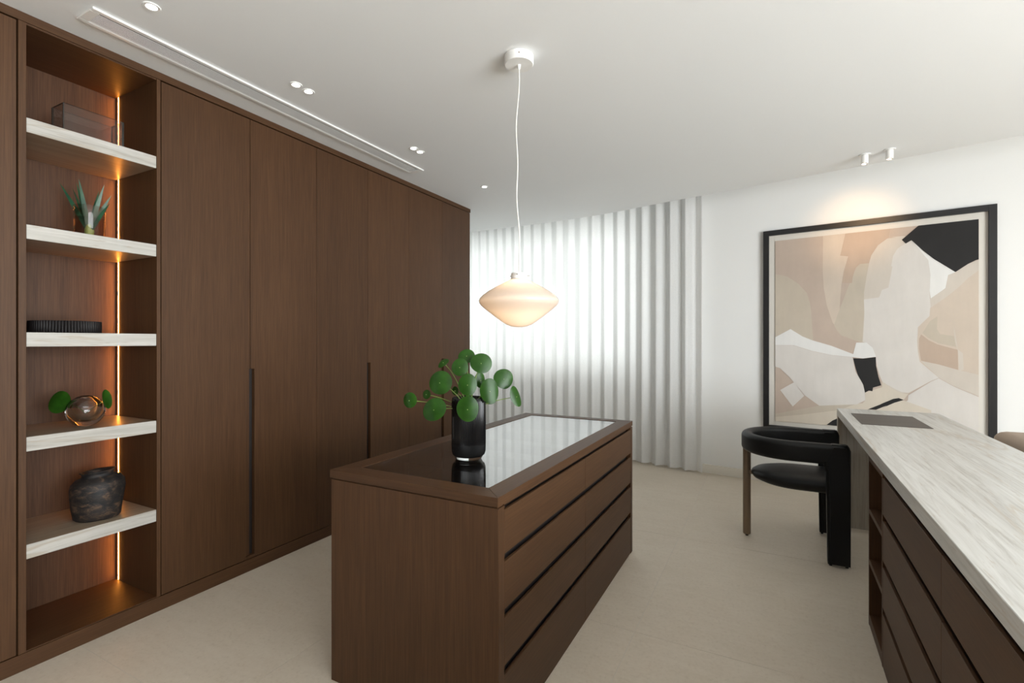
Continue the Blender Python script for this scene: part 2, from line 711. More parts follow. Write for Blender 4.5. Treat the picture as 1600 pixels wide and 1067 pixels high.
# left side: wall behind the cabinets, passage beyond them
struct('wall_left', box(-3.42, -3.24, -3.1, 4.07, 0, CH), WHITE)
struct('wall_passage', box(-5.5, -5.3, 3.0, 5.9, 0, HH), WHITE)
struct('wall_passage_end', box(-5.3, -3.42, 2.9, 3.0, 0, CH), WHITE)
# right side wall with broad glazing, plain rear wall
bm = new_bm()
add_box(bm, 4.3, 4.4, -3.1, -2.9, 0, HH)
add_box(bm, 4.3, 4.4, 1.6, 5.9, 0, HH)
add_box(bm, 4.3, 4.4, -2.9, 1.6, 2.4, HH)
add_box(bm, 4.3, 4.4, -2.9, 1.6, 0, 0.15)
struct('wall_right', bm, WHITE)
struct('sun_blocker', box(4.4, 8.4, -4.0, 6.0, 2.72, 2.86), WHITE)          # unseen slab added to keep the sun off the side window
win2 = empty('window_2', (4.35, -0.65, 0.15), None, None)
win2['kind'] = 'structure'
bm = new_bm()
for y in (-2.9, -1.42, 0.06, 1.54):
    add_box(bm, 4.33, 4.39, y, y + 0.06, 0.15, 2.4)
obj('window_frame', bm, BLACK_FRAME, win2)
bm = new_bm()
add_box(bm, -3.42, 4.4, -3.2, -3.1, 0, HH)
struct('wall_rear', bm, WZ)
# skirting along the picture wall
a, b = wall_pt(-0.70) - WN * 0.0005, wall_pt(4.2) - WN * 0.0005
struct('baseboard_back', prism([(a.x, a.y), (b.x, b.y), (b.x - WN.x * 0.014, b.y - WN.y * 0.014), (a.x - WN.x * 0.014, a.y - WN.y * 0.014)], 0.0005, 0.085, 'Z'), plain('skirting_paint', (0.80, 0.765, 0.69), 0.5))

# ================================================================== WARDROBE RUN
FX = -2.61            # front plane of the doors
BX = -3.22            # back of the carcasses
TOPZ, DTOP, DBOT = CH, 2.558, 0.072
YD = [1.316, 1.777, 2.239, 2.698, 3.160, 3.620, 4.080]
DG = 0.0015


def carcass(parent, y0, y1):
    bm = new_bm()
    add_box(bm, BX, FX - 0.026, y0 + 0.001, y0 + 0.019, 0.07, DTOP + 0.005)
    add_box(bm, BX, FX - 0.026, y1 - 0.019, y1 - 0.001, 0.07, DTOP + 0.005)
    add_box(bm, BX, FX - 0.026, y0 + 0.019, y1 - 0.019, 0.07, 0.09)
    add_box(bm, BX, FX - 0.026, y0 + 0.019, y1 - 0.019, DTOP - 0.013, DTOP + 0.005)
    add_box(bm, BX, BX + 0.01, y0 + 0.019, y1 - 0.019, 0.09, DTOP - 0.013)
    return obj('carcass', bm, WZ, parent)


HZ0, HZ1, HW = 0.088, 1.145, 0.026
labels = ['dark oak wardrobe with two tall doors directly beside the lit open shelves',
          'dark oak two-door wardrobe in the middle of the run, behind the island',
          'dark oak two-door wardrobe at the curtain end of the cabinet run']
for k in range(3):
    y0, ym, y1 = YD[2 * k], YD[2 * k + 1], YD[2 * k + 2]
    t = empty('wardrobe', ((FX + BX) / 2, (y0 + y1) / 2, 0.07), labels[k], 'wardrobe', 'two-door wardrobes in the cabinet run')
    carcass(t, y0, y1)
    L = [(y0 + DG, DBOT), (ym - HW, DBOT), (ym - HW, HZ1), (ym - DG, HZ1), (ym - DG, DTOP), (y0 + DG, DTOP)]
    Rr = [(ym + HW, DBOT), (y1 - DG, DBOT), (y1 - DG, DTOP), (ym + DG, DTOP), (ym + DG, HZ1), (ym + HW, HZ1)]
    for poly in (L, Rr):
        obj('door', prism(poly, FX - 0.024, FX, 'X', 0.0008), WZ, t)
    # recessed grip: a slim strip set back between the two notched doors, and the stop below it
    obj('grip_channel', box(FX - 0.0258, FX - 0.0245, ym - HW, ym + HW, HZ0, HZ1), DARK, t)
    obj('grip_strip', box(FX - 0.0245, FX - 0.008, ym - HW + 0.001, ym - DG, HZ0, HZ1 - 0.001), WZ, t)
    obj('grip_stop', box(FX - 0.024, FX, ym - HW + 0.001, ym + HW - 0.001, DBOT, HZ0 - 0.001), WZ, t)

# tall cabinet on the near side of the shelves
t = empty('tall_cabinet', ((FX + BX) / 2, 0.5, 0.07), 'dark oak tall cabinet with one plain handle-free door beside the lit shelves', 'cabinet')
bm = new_bm()
add_box(bm, BX, FX - 0.026, 0.20, 0.80, 0.07, DTOP + 0.005)
obj('carcass', bm, WZ, t)
obj('door', box(FX - 0.024, FX, 0.203, 0.800, DBOT, DTOP, 0.0008), WZ, t)

# continuous top fascia and plinth of the run
o = obj('cabinet_fascia', box(BX, FX + 0.001, 0.2, 4.088, DTOP + 0.0065, TOPZ - 0.001), WY)
tag(o, 'dark oak top strip running along the whole cabinet wall under the ceiling', 'fascia')
bm = new_bm()
add_box(bm, BX, FX + 0.001, 0.2, 4.088, 0.0005, 0.068)
o = obj('cabinet_plinth', bm, WY)
tag(o, 'dark oak plinth running along the floor under the whole cabinet wall', 'plinth')

# open shelving niche
NY0, NY1, NB = 0.829, 1.297, -3.0
t = empty('shelving_unit', ((FX + BX) / 2, (NY0 + NY1) / 2, 0.07), 'dark oak open shelving niche with five travertine shelves and amber light line', 'shelving')
obj('side_panel', box(BX, FX + 0.001, 0.8055, NY0, 0.0695, DTOP + 0.005, 0.0008), WZ, t)
obj('side_panel', box(BX, FX + 0.001, NY1, 1.3135, 0.0695, DTOP + 0.005, 0.0008), WZ, t)
obj('back_panel', box(NB - 0.012, NB, NY0 + 0.0005, NY1 - 0.0005, 0.0695, DTOP + 0.005), WNI, t)
obj('top_panel', box(NB, FX - 0.002, NY0 + 0.0005, NY1 - 0.0005, DTOP - 0.002, DTOP + 0.0055), WY, t)
obj('bottom_panel', box(NB, FX - 0.002, NY0 + 0.0005, NY1 - 0.0005, 0.0695, 0.074), WY, t)
SHELF = [2.189, 1.765, 1.3365, 0.920, 0.493]
STH = 0.057
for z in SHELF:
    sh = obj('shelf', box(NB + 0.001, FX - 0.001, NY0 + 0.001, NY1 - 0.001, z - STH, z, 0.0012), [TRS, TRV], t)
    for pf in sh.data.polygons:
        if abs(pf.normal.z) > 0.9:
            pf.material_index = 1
zs = [DTOP - 0.003] + [v for z in SHELF for v in (z, z - STH)] + [0.075]
for i in range(0, len(zs), 2):
    obj('led_strip', box(-2.970, -2.9655, NY1 - 0.0012, NY1 - 0.0004, zs[i + 1] + 0.001, zs[i] - 0.001), LED, t)

# ================================================================== ISLAND
IX0, IX1, IY0, IY1, IZ = -1.497, -0.757, 1.345, 3.05, 0.808
t = empty('dresser_island', ((IX0 + IX1) / 2, (IY0 + IY1) / 2, 0), 'dark oak dresser island with glass inset top and two columns of drawers', 'island')
TT = 0.030                                      # top frame thickness
FRW = 0.082                                     # top frame width
zt0 = IZ - TT
gx0, gx1, gy0, gy1 = IX0 + FRW, IX1 - FRW, IY0 + FRW, IY1 - FRW * 0.9
fr = [((IX0, IY0), (IX1, IY0), (gx1, gy0), (gx0, gy0), WX), ((IX1, IY0), (IX1, IY1), (gx1, gy1), (gx1, gy0), WY),
      ((IX1, IY1), (IX0, IY1), (gx0, gy1), (gx1, gy1), WX), ((IX0, IY1), (IX0, IY0), (gx0, gy0), (gx0, gy1), WY)]
for p0, p1, p2, p3, m in fr:                    # four mitred rails
    obj('top_rail', prism([p0, p1, p2, p3], zt0, IZ, 'Z', 0.0008), m, t)
obj('glass_top', box(gx0 + 0.0005, gx1 - 0.0005, gy0 + 0.0005, gy1 - 0.0005, IZ - 0.010, IZ - 0.002), TOPGLASS, t)
# display tray under the glass
bm = new_bm()
add_box(bm, gx0 - 0.03, gx1 + 0.03, gy0 - 0.03, gy1 + 0.03, zt0 - 0.085, zt0 - 0.07)
obj('display_tray', bm, plain('tray_suede', (0.12, 0.10, 0.088), 0.95), t)
for yv in (1.72, 2.02, 2.32, 2.62):
    obj('tray_divider', box(gx0 - 0.03, gx1 + 0.03, yv, yv + 0.012, zt0 - 0.07, zt0 - 0.02), WX, t)
for xv in (-1.25, -1.01):
    obj('tray_divider', box(xv, xv + 0.012, 1.43, 1.7195, zt0 - 0.07, zt0 - 0.02), WY, t)
# body: end panels, back panel, floor
PT = 0.045
obj('end_panel', box(IX0 + 0.004, IX1, IY0 + 0.004, IY0 + PT, 0.001, zt0 - 0.006, 0.0008), WZ, t)
obj('end_panel', box(IX0 + 0.004, IX1, IY1 - 0.045, IY1 - 0.004, 0.001, zt0 - 0.006, 0.0008), WZ, t)
obj('back_panel', box(IX0 + 0.004, IX0 + 0.022, IY0 + PT, IY1 - 0.045, 0.001, zt0 - 0.006), WZ, t)
bm = new_bm()
add_box(bm, IX0 + 0.010, IX1 - 0.006, IY0 + 0.010, IY1 - 0.010, zt0 - 0.006, zt0)       # shadow joint under the top, open in the middle
bmesh.ops.delete(bm, geom=[f for f in bm.faces if abs(f.normal.z) > 0.9], context='FACES_ONLY')
obj('shadow_joint', bm, WX, t)
obj('drawer_recess', box(IX1 - 0.05, IX1 - 0.028, IY0 + PT + 0.001, IY1 - 0.046, 0.006, zt0 - 0.007), DARK, t)
obj('front_rail', box(IX1 - 0.026, IX1 - 0.003, IY0 + PT + 0.0008, IY1 - 0.0458, zt0 - 0.0065, zt0 - 0.0005), WY, t)
rows = [(0.758, 0.6155), (0.590, 0.436), (0.408, 0.254), (0.224, 0.004)]
ysm = 2.175
for (za, zb) in rows:
    for (ya, yb) in ((IY0 + PT + 0.002, ysm - 0.001), (ysm + 0.001, IY1 - 0.047)):
        # drawer front with a bevelled grip along its upper edge
        poly = [(IX1 - 0.026, zb), (IX1 - 0.001, zb), (IX1 - 0.001, za), (IX1 - 0.010, za), (IX1 - 0.026, za - 0.016)]
        bm = prism(poly, ya, yb, 'Y', 0.0006)
        obj('drawer_front', bm, WY, t)

# ================================================================== DESK / CREDENZA  (turned 0.77 deg)
DROT = -math.atan(0.0135)
DXF, DYF = 0.419, 4.178                     # far left corner of the top
desk = empty('travertine_desk', (DXF, DYF, 0), 'long travertine-topped desk with dark oak drawers and open niches', 'desk', rz=DROT)
WORLD_AT[desk.name] = Vector((0, 0, 0))      # desk parts are given in desk space: x right, y = 0 at far end, negative towards the viewer
DZ, DTH, DW, DLEN = 0.826, 0.050, 0.560, 3.9


def dob(name, bm, m, **k):
    return obj(name, bm, m, desk, **k)


dob('desk_top', box(0, DW, -DLEN, 0, DZ - DTH, DZ, 0.0015), TRY)
dob('end_leg', box(0.002, DW - 0.002, -0.046, -0.002, 0.0005, DZ - DTH - 0.0005, 0.001), TRZ)
C0 = -1.412                                 # far end of the cabinet
CB = DZ - DTH - 0.001
N0, N1 = C0 - 0.016, -1.74                   # niche column
X0c = 0.001
dob('niche_side', box(X0c, DW - 0.02, C0 - 0.016, C0, 0.002, CB), WZ)
dob('niche_side', box(X0c, DW - 0.02, N1 - 0.016, N1, 0.002, CB), WZ)
dob('niche_back', box(0.30, 0.312, N1 + 0.0005, N0 - 0.0005, 0.002, CB), WZ)
for za, zb in ((0.755, CB), (0.516, 0.536), (0.284, 0.306), (0.006, 0.052)):
    dob('niche_shelf', box(X0c + 0.0003, 0.2995, N1 + 0.0005, N0 - 0.0005, za, zb), WY)
dob('carcass_back', box(DW - 0.022, DW - 0.004, -DLEN + 0.02, C0 - 0.0165, 0.002, CB), WZ)
dob('carcass_bottom', box(0.03, DW - 0.0225, -DLEN + 0.02, N1 - 0.0165, 0.002, 0.03), WZ)
dob('drawer_recess', box(0.03, 0.05, -DLEN + 0.02, N1 - 0.0165, 0.0305, CB), DARK)
dob('end_panel', box(X0c, DW - 0.0225, -DLEN, -DLEN + 0.0195, 0.002, CB), WZ)
drows = [(0.757, 0.612), (0.586, 0.428), (0.401, 0.240), (0.215, 0.004)]
ye = [N1 - 0.0175, -2.560, -3.380, -DLEN + 0.0205]
for (za, zb) in drows:
    for j in range(3):
        ya, yb = ye[j + 1] + 0.001, ye[j] - 0.001
        poly = [(0.028, zb), (0.0015, zb), (0.0015, za), (0.010, za), (0.028, za - 0.016)]
        dob('drawer_front', prism(poly, ya, yb, 'Y', 0.0006), WY)

# dark inlay mat near the far end of the desk
Dm = Matrix.Translation((DXF, DYF, 0)) @ Matrix.Rotation(DROT, 4, 'Z')
bm = box(0.055, 0.375, -0.755, -0.275, DZ + 0.0003, DZ + 0.0028, 0.0008)
bmesh.ops.transform(bm, matrix=Dm, verts=bm.verts)
o = obj('desk_mat', bm, wood('brown_grey_mat', 'X', (0.062, 0.050, 0.042), (0.092, 0.077, 0.066), (0.130, 0.110, 0.095), 0.5))
tag(o, 'thin grey-brown rectangular mat lying on the travertine desk', 'desk mat')

# ================================================================== CHAIR
CC = Vector((0.128, 3.655, 0))               # middle of the round back
chair = empty('armchair', (CC.x, CC.y, 0), 'black leather three-legged armchair with round back drawn up to the desk', 'chair')
RO, TH2, ARM_T, ARM_B = 0.300, 0.034, 0.705, 0.585


def sweep_section(path, sec):
    """path: (pos, outward normal 2-D); sec: list of (outward, z)"""
    bm = new_bm()
    rings = []
    for p, nrm in path:
        rings.append([bm.verts.new((p[0] + nrm[0] * a, p[1] + nrm[1] * a, b)) for a, b in sec])
    n = len(sec)
    for A, B in zip(rings[:-1], rings[1:]):
        for k in range(n):
            bm.faces.new((A[k], A[(k + 1) % n], B[(k + 1) % n], B[k]))
    bm.faces.new(rings[0])
    bm.faces.new(rings[-1])
    bmesh.ops.recalc_face_normals(bm, faces=bm.faces)
    return bm


def rrect(w, h, r, n=5, cx=0.0, cz=0.0):
    pts = []
    for (sx, sz, a0) in ((1, 1, 0), (-1, 1, 90), (-1, -1, 180), (1, -1, 270)):
        for k in range(n + 1):
            a = R(a0 + 90 * k / n)
            pts.append((cx + sx * (w / 2 - r) + r * math.cos(a), cz + sz * (h / 2 - r) + r * math.sin(a)))
    return pts


rm = RO - TH2
XF = 0.405                                   # front of the arms
path = []
for k in range(9):
    path.append(((XF - 0.012 - (XF - 0.012 - CC.x) * k / 8, CC.y - rm), (0, -1)))
for k in range(1, 40):
    a = R(-90 - 180 * k / 40)
    path.append(((CC.x + rm * math.cos(a), CC.y + rm * math.sin(a)), (math.cos(a), math.sin(a))))
for k in range(9):
    path.append(((CC.x + (XF - 0.012 - CC.x) * k / 8, CC.y + rm), (0, 1)))
obj('back_band', sweep_section(path, rrect(2 * TH2, ARM_T - ARM_B, 0.028, 5, 0, (ARM_T + ARM_B) / 2)), LEATHER, chair, smooth='all')
for sgn in (-1, 1):
    yc = CC.y + sgn * rm
    poly = [(XF - 0.125, ARM_B + 0.05), (XF - 0.130, ARM_B - 0.005), (XF - 0.118, ARM_B - 0.04), (XF - 0.110, 0.014), (XF, 0.014), (XF + 0.001, 0.4), (XF + 0.001, ARM_T - 0.03), (XF - 0.006, ARM_T - 0.010), (XF - 0.02, ARM_T + 0.0005), (XF - 0.09, ARM_T + 0.0005)]
    bm = prism(poly, yc - TH2 - 0.001, yc + TH2 + 0.001, 'Y')
    bmesh.ops.bevel(bm, geom=[e for e in bm.edges if abs(abs((e.verts[0].co - e.verts[1].co).y)) < 1e-6], offset=0.014, segments=4, affect='EDGES', clamp_overlap=True)
    lg = obj('front_leg', bm, LEATHER, chair, smooth=50)
    for xx in (XF - 0.095, XF - 0.015):
        obj('glide', lathe([(0, 0.0005), (0.008, 0.0005), (0.008, 0.0145), (0, 0.0145)], 12, (xx, yc, 0)), RUBBER, lg)
lg = obj('back_leg', lathe([(0, 0.014), (0.022, 0.014), (0.0245, 0.018), (0.0245, ARM_B + 0.02), (0, ARM_B + 0.02)], 24, (CC.x - rm - 0.001, CC.y, 0)), BRONZE, chair, smooth=40)
obj('glide', lathe([(0, 0.0005), (0.009, 0.0005), (0.009, 0.0145), (0, 0.0145)], 12, (CC.x - rm - 0.001, CC.y, 0)), RUBBER, lg)
# seat: cushion pointed towards the back leg, straight at the front
bm = new_bm()
SEG = 40
outl = []
for k in range(SEG + 1):
    a = R(-90 - 180 * k / SEG)
    outl.append((CC.x + 0.02 + 0.262 * math.cos(a), CC.y + 0.226 * math.sin(a)))
outl += [(XF - 0.10, CC.y + 0.226), (XF - 0.03, CC.y + 0.222), (XF - 0.015, CC.y + 0.20), (XF - 0.015, CC.y - 0.20), (XF - 0.03, CC.y - 0.222), (XF - 0.10, CC.y - 0.226)]
cxs, cys = CC.x + 0.12, CC.y
levels = [(0.0, 0.385), (0.55, 0.386), (0.84, 0.394), (0.96, 0.412), (1.0, 0.434), (0.985, 0.45), (0.93, 0.464), (0.80, 0.474), (0.5, 0.481), (0.0, 0.483)]
rings = []
for sc_, z in levels:
    if sc_ == 0:
        rings.append([bm.verts.new((cxs, cys, z))])
    else:
        rings.append([bm.verts.new((cxs + (x - cxs) * sc_, cys + (y - cys) * sc_, z)) for x, y in outl])
for A, B in zip(rings[:-1], rings[1:]):
    n = len(outl)
    for i in range(n):
        j = (i + 1) % n
        if len(A) == 1:
            bm.faces.new((A[0], B[i], B[j]))
        elif len(B) == 1:
            bm.faces.new((A[i], B[0], A[j]))
        else:
            bm.faces.new((A[i], B[i], B[j], A[j]))
bmesh.ops.recalc_face_normals(bm, faces=bm.faces)
obj('seat', bm, LEATHER, chair, smooth='all')
obj('seat_bracket', box(CC.x - rm + 0.015, CC.x - 0.2, CC.y - 0.018, CC.y + 0.018, 0.418, 0.442, 0.002), BRONZE, chair)

# ================================================================== CURTAIN
cpath = [(-4.6, 5.40), (-3.6, 5.40), (-3.0, 5.40), (-2.5, 5.395), (-2.1, 5.38), (-1.7, 5.355), (-1.4, 5.32), (-1.15, 5.27), (-0.9, 5.21), (-0.70, 5.165), (-0.575, 5.145)]
seglen = [0.0]
for a, b in zip(cpath[:-1], cpath[1:]):
    seglen.append(seglen[-1] + math.hypot(b[0] - a[0], b[1] - a[1]))


def cpt(s):
    s = max(0, min(seglen[-1] - 1e-6, s))
    for i in range(len(seglen) - 1):
        if s <= seglen[i + 1]:
            f = (s - seglen[i]) / (seglen[i + 1] - seglen[i])
            a, b = cpath[i], cpath[i + 1]
            d = Vector((b[0] - a[0], b[1] - a[1])).normalized()
            return Vector((a[0] + (b[0] - a[0]) * f, a[1] + (b[1] - a[1]) * f)), Vector((-d.y, d.x))


TOT = seglen[-1]
xs = []
s_ = 0.0
ph = 0.0
bm = new_bm()
cols = []
rng = random.Random(3)
while s_ < TOT:
    per = 0.137 if s_ < TOT - 0.75 else 0.175
    per *= 1 + 0.12 * math.sin(ph * 0.37 + 1.0)
    n = 14
    amp = (0.019 if s_ < TOT - 0.75 else 0.032) * (1 + 0.15 * math.sin(ph * 1.3))
    for k in range(n):
        ss = s_ + per * k / n
        if ss > TOT:
            break
        f = 2 * math.pi * k / n
        p, nr = cpt(ss)
        off = -amp * math.sin(f) - 0.25 * amp * math.sin(2 * f) * math.sin(ph)
        tang = Vector((nr.y, -nr.x))
        q = p + nr * off + tang * (0.004 * math.sin(2 * f))
        wob = 0.006 * math.sin(ph * 2.1 + k)
        col = []
        for z in (0.012, 0.05, 0.35, 0.9, 1.5, 2.1, 2.55, 2.80):
            g = 1 + 0.12 * (1 - z / 2.8)
            qq = p + (q - p) * g
            lift = 0.006 * math.sin(ph * 1.7 + f) if z < 0.02 else 0
            col.append(bm.verts.new((qq.x, qq.y, z + abs(lift))))
        cols.append(col)
    s_ += per
    ph += 1.0
for A, B in zip(cols[:-1], cols[1:]):
    for k in range(len(A) - 1):
        bm.faces.new((A[k], B[k], B[k + 1], A[k + 1]))
cur = empty('curtain', (-2.6, 5.38, 0), 'long white sheer wave-pleat curtain falling from ceiling to floor across the window', 'curtain')
obj('cloth', bm, SHEER, cur, smooth='all')
bm = new_bm()
add_tube(bm, [(x, y + 0.0, 2.815) for x, y in cpath], 0.012, 6)
obj('rail', bm, WHITE_METAL, cur)

# ================================================================== PENDANT LAMP
PX, PY = -1.015, 2.0
pend = empty('pendant_lamp', (PX, PY, 1.364), 'white opal glass pendant lamp with diamond profile hanging above the island', 'lamp')
cn = obj('ceiling_rose', lathe([(0, 2.5985), (0.067, 2.5985), (0.067, 2.566), (0.063, 2.560), (0, 2.560)], 40, (PX, PY, 0)), WHITE_METAL, pend, smooth=40)
obj('screw', lathe([(0, 0), (0.003, 0), (0.003, 0.003), (0, 0.003)], 10, (PX + 0.031, PY - 0.0605, 2.578)), BRONZE, cn)
obj('cord_grip', lathe([(0, 2.54), (0.006, 2.54), (0.009, 2.561), (0, 2.561)], 16, (PX, PY, 0)), WHITE_METAL, pend)
bm = new_bm()
rx, ry = Vector((_c, _s, 0)), Vector((-_s, _c, 0))
cp = []
for i in range(41):
    f = i / 40
    z = 2.545 - (2.545 - 1.612) * f
    o_ = -0.010 * math.sin(f * math.pi * 1.2) + 0.004 * math.sin(f * 17)
    cp.append(Vector((PX, PY, z)) + rx * (o_ * (1 - f ** 6)))
obj('cord', add_tube(bm, cp, 0.0028, 8), plain('white_cord', (0.78, 0.77, 0.72), 0.6), pend, smooth=True)
so = obj('socket_cap', lathe([(0, 1.612), (0.034, 1.612), (0.0365, 1.608), (0.0365, 1.572), (0.0, 1.572)], 32, (PX, PY, 0)), WHITE_METAL, pend, smooth=40)
for a in (20, 140, 260):
    d = Vector((math.cos(R(a) + YAW), math.sin(R(a) + YAW), 0))
    bm = new_bm()
    pz = 1.602 - 0.0
    add_tube(bm, [Vector((PX, PY, pz)) + d * 0.035, Vector((PX, PY, pz)) + d * 0.052], 0.0022, 8)
    obj('thumb_screw', bm, plain('steel', (0.5, 0.5, 0.5), 0.3, 1.0), so)
prof = [(0.031, 1.589), (0.038, 1.583), (0.056, 1.573), (0.100, 1.551), (0.140, 1.528), (0.166, 1.509), (0.178, 1.496), (0.1825, 1.486), (0.181, 1.476), (0.172, 1.463),
        (0.150, 1.444), (0.115, 1.417), (0.078, 1.390), (0.055, 1.376), (0.034, 1.368), (0.015, 1.365), (0.0, 1.3645)]
obj('shade', lathe(prof, 64, (PX, PY, 0)), OPAL, pend, smooth='all')
bl = obj('bulb', lathe([(0, 1.572), (0.013, 1.572), (0.014, 1.545), (0.026, 1.52), (0.030, 1.50), (0.026, 1.48), (0.012, 1.468), (0, 1.466)], 20, (PX, PY, 0)),
         emit('bulb_glow', (1.0, 0.72, 0.47), 23.0), pend, smooth='all')

# ================================================================== CEILING FITTINGS
LX = -2.125
dl = [(1.038, 'round recessed downlight above the open shelves end of the cabinet run', None),
      (1.694, 'recessed downlight of the twin pair beside the air grille, on its shelf side', None),
      (1.770, 'recessed downlight of the twin pair beside the air grille, on its curtain side', None),
      (2.619, 'recessed downlight at the grille\'s curtain end, the one of two nearer the shelves', None),
      (2.690, 'recessed downlight at the grille\'s curtain end, the one of two nearer the curtain', None),
      (3.547, 'single small recessed downlight in the ceiling close to the curtain', None)]
for y, lab, _ in dl:
    r0 = 0.025
    t = empty('downlight', (LX, y, CH - 0.004), lab, 'ceiling light', 'recessed ceiling downlights')
    obj('trim_ring', lathe([(r0 * 0.80, CH - 0.0005), (r0 * 0.78, CH - 0.003), (r0 * 1.12, CH - 0.004), (r0 * 1.18, CH - 0.001), (r0 * 1.18, CH - 0.0004)], 28, (LX, y, 0)), WHITE_METAL, t, smooth=40)
    obj('lens', lathe([(0, CH - 0.0022), (r0 * 0.80, CH - 0.0022), (r0 * 0.80, CH - 0.0008), (0, CH - 0.0008)], 24, (LX, y, 0)), LAMP_DISC, t)

vx0, vx1, vy0, vy1 = -2.456, -2.322, 0.930, 2.985
t = empty('air_grille', ((vx0 + vx1) / 2, (vy0 + vy1) / 2, CH - 0.012), 'long white linear air grille let into the ceiling beside the cabinets', 'vent')
bm = new_bm()
zf0, zf1 = CH - 0.010, CH - 0.0006
add_box(bm, vx0, vx0 + 0.022, vy0, vy1, zf0, zf1, 0.002)
add_box(bm, vx1 - 0.022, vx1, vy0, vy1, zf0, zf1, 0.002)
add_box(bm, vx0 + 0.022, vx1 - 0.022, vy0, vy0 + 0.03, zf0, zf1)
add_box(bm, vx0 + 0.022, vx1 - 0.022, vy1 - 0.03, vy1, zf0, zf1)
obj('frame', bm, WHITE_METAL, t)
obj('backing', box(vx0 + 0.02, vx1 - 0.02, vy0 + 0.03, vy1 - 0.03, CH - 0.002, CH - 0.0007), plain('grille_dark', (0.03, 0.03, 0.03), 0.8), t)
ns = 9
for i in range(ns):
    xx = vx0 + 0.026 + (vx1 - vx0 - 0.052) * (i + 0.5) / ns
    obj('slat', box(xx - 0.0021, xx + 0.0021, vy0 + 0.0301, vy1 - 0.0301, CH - 0.0095, CH - 0.0083), WHITE_METAL, t)

for (sx, sy), lab in (((0.581, 4.168), 'white cylinder ceiling spotlight over the painting, on its curtain side'), ((0.715, 4.135), 'white cylinder ceiling spotlight over the painting, on its far side from the curtain')):
    t = empty('ceiling_spotlight', (sx, sy, CH - 0.066), lab, 'spotlight', 'cylinder spotlights over the painting')
    obj('mount_plate', lathe([(0, CH - 0.0005), (0.034, CH - 0.0005), (0.034, CH - 0.005), (0, CH - 0.005)], 28, (sx, sy, 0)), WHITE_METAL, t, smooth=40)
    obj('barrel', lathe([(0.0, CH - 0.0052), (0.0215, CH - 0.0052), (0.022, CH - 0.064), (0.018, CH - 0.065), (0.018, CH - 0.045), (0, CH - 0.045)], 28, (sx, sy, 0)), WHITE_METAL, t, smooth=40)
    obj('lens', lathe([(0, CH - 0.0495), (0.0178, CH - 0.0495), (0.0178, CH - 0.0455), (0, CH - 0.0455)], 20, (sx, sy, 0)), SPOT_DISC, t)
    l = bpy.data.lights.new('spot_beam', 'SPOT')
    l.energy = 11
    l.color = (1.0, 0.62, 0.32)
    l.spot_size = R(50)
    l.spot_blend = 0.9
    l.shadow_soft_size = 0.02
    lo = bpy.data.objects.new('spot_beam', l)
    COL.objects.link(lo)
    lo.parent = t
    lo.location = (0, 0, -0.003)
    tgt = wall_pt(sx + 0.0) + Vector((0, 0, 2.28))
    d = tgt - Vector((sx, sy, CH - 0.069))
    lo.rotation_euler = d.to_track_quat('-Z', 'Y').to_euler()

# ================================================================== PAINTING
PTL, PTR, PBL, PBR = (1212, 378.8), (1528.5, 340.6), (1213, 657.1), (1528.5, 679.6)      # corners of the print in the photograph
U0, U1 = (on_wall(1212, 400) - W0).dot(WD), (on_wall(1528.5, 400) - W0).dot(WD)
ZP0, ZP1 = 0.574, 2.218
FU0, FU1 = (on_wall(1193.6, 400) - W0).dot(WD), (on_wall(1557, 400) - W0).dot(WD)
FZ0, FZ1 = 0.488, 2.316


def solve8(src, dst):
    A = []
    for (x, y), (u, v) in zip(src, dst):
        A.append([x, y, 1, 0, 0, 0, -u * x, -u * y, u])
        A.append([0, 0, 0, x, y, 1, -v * x, -v * y, v])
    n = 8
    for i in range(n):
        p = max(range(i, n), key=lambda r: abs(A[r][i]))
        A[i], A[p] = A[p], A[i]
        for r in range(n):
            if r != i:
                f = A[r][i] / A[i][i]
                A[r] = [a - f * b for a, b in zip(A[r], A[i])]
    return [A[i][8] / A[i][i] for i in range(n)] + [1.0]


Hm = solve8([PTL, PTR, PBR, PBL], [(0, 1), (1, 1), (1, 0), (0, 0)])


def uv(px, py):
    wv = Hm[6] * px + Hm[7] * py + 1
    return ((Hm[0] * px + Hm[1] * py + Hm[2]) / wv, (Hm[3] * px + Hm[4] * py + Hm[5]) / wv)


def wall_pos(u, z, off):
    """u along the wall, off out of the wall into the room"""
    p = W0 + WD * u - WN * off
    return Vector((p.x, p.y, z))


def wall_box(bm, u0, u1, z0, z1, o0, o1, bev=0):
    b = box(u0, u1, -o1, -o0, z0, z1, bev)
    M = Matrix(((WD.x, WN.x, 0, W0.x), (WD.y, WN.y, 0, W0.y), (0, 0, 1, 0), (0, 0, 0, 1)))
    bmesh.ops.transform(b, matrix=M, verts=b.verts)
    me = bpy.data.meshes.new('tmp')
    b.to_mesh(me)
    b.free()
    bm.from_mesh(me)
    bpy.data.meshes.remove(me)
    return bm


pc = wall_pos((FU0 + FU1) / 2, FZ0, 0.03)
pic = empty('painting', pc, 'large black-framed abstract painting in beige, white and black on the wall', 'painting')
FT, FD = 0.046, 0.036
for u0, u1, z0, z1 in ((FU0, FU0 + FT, FZ0, FZ1), (FU1 - FT, FU1, FZ0, FZ1), (FU0 + FT, FU1 - FT, FZ1 - FT, FZ1), (FU0 + FT, FU1 - FT, FZ0, FZ0 + FT)):
    obj('frame_bar', wall_box(new_bm(), u0, u1, z0, z1, 0.001, FD, 0.001), BLACK_FRAME, pic)
CREAM = plain('cream_backing', (0.70, 0.67, 0.61), 0.8)
obj('backing_board', wall_box(new_bm(), FU0 + FT, FU1 - FT, FZ0 + FT, FZ1 - FT, 0.002, 0.012), CREAM, pic)


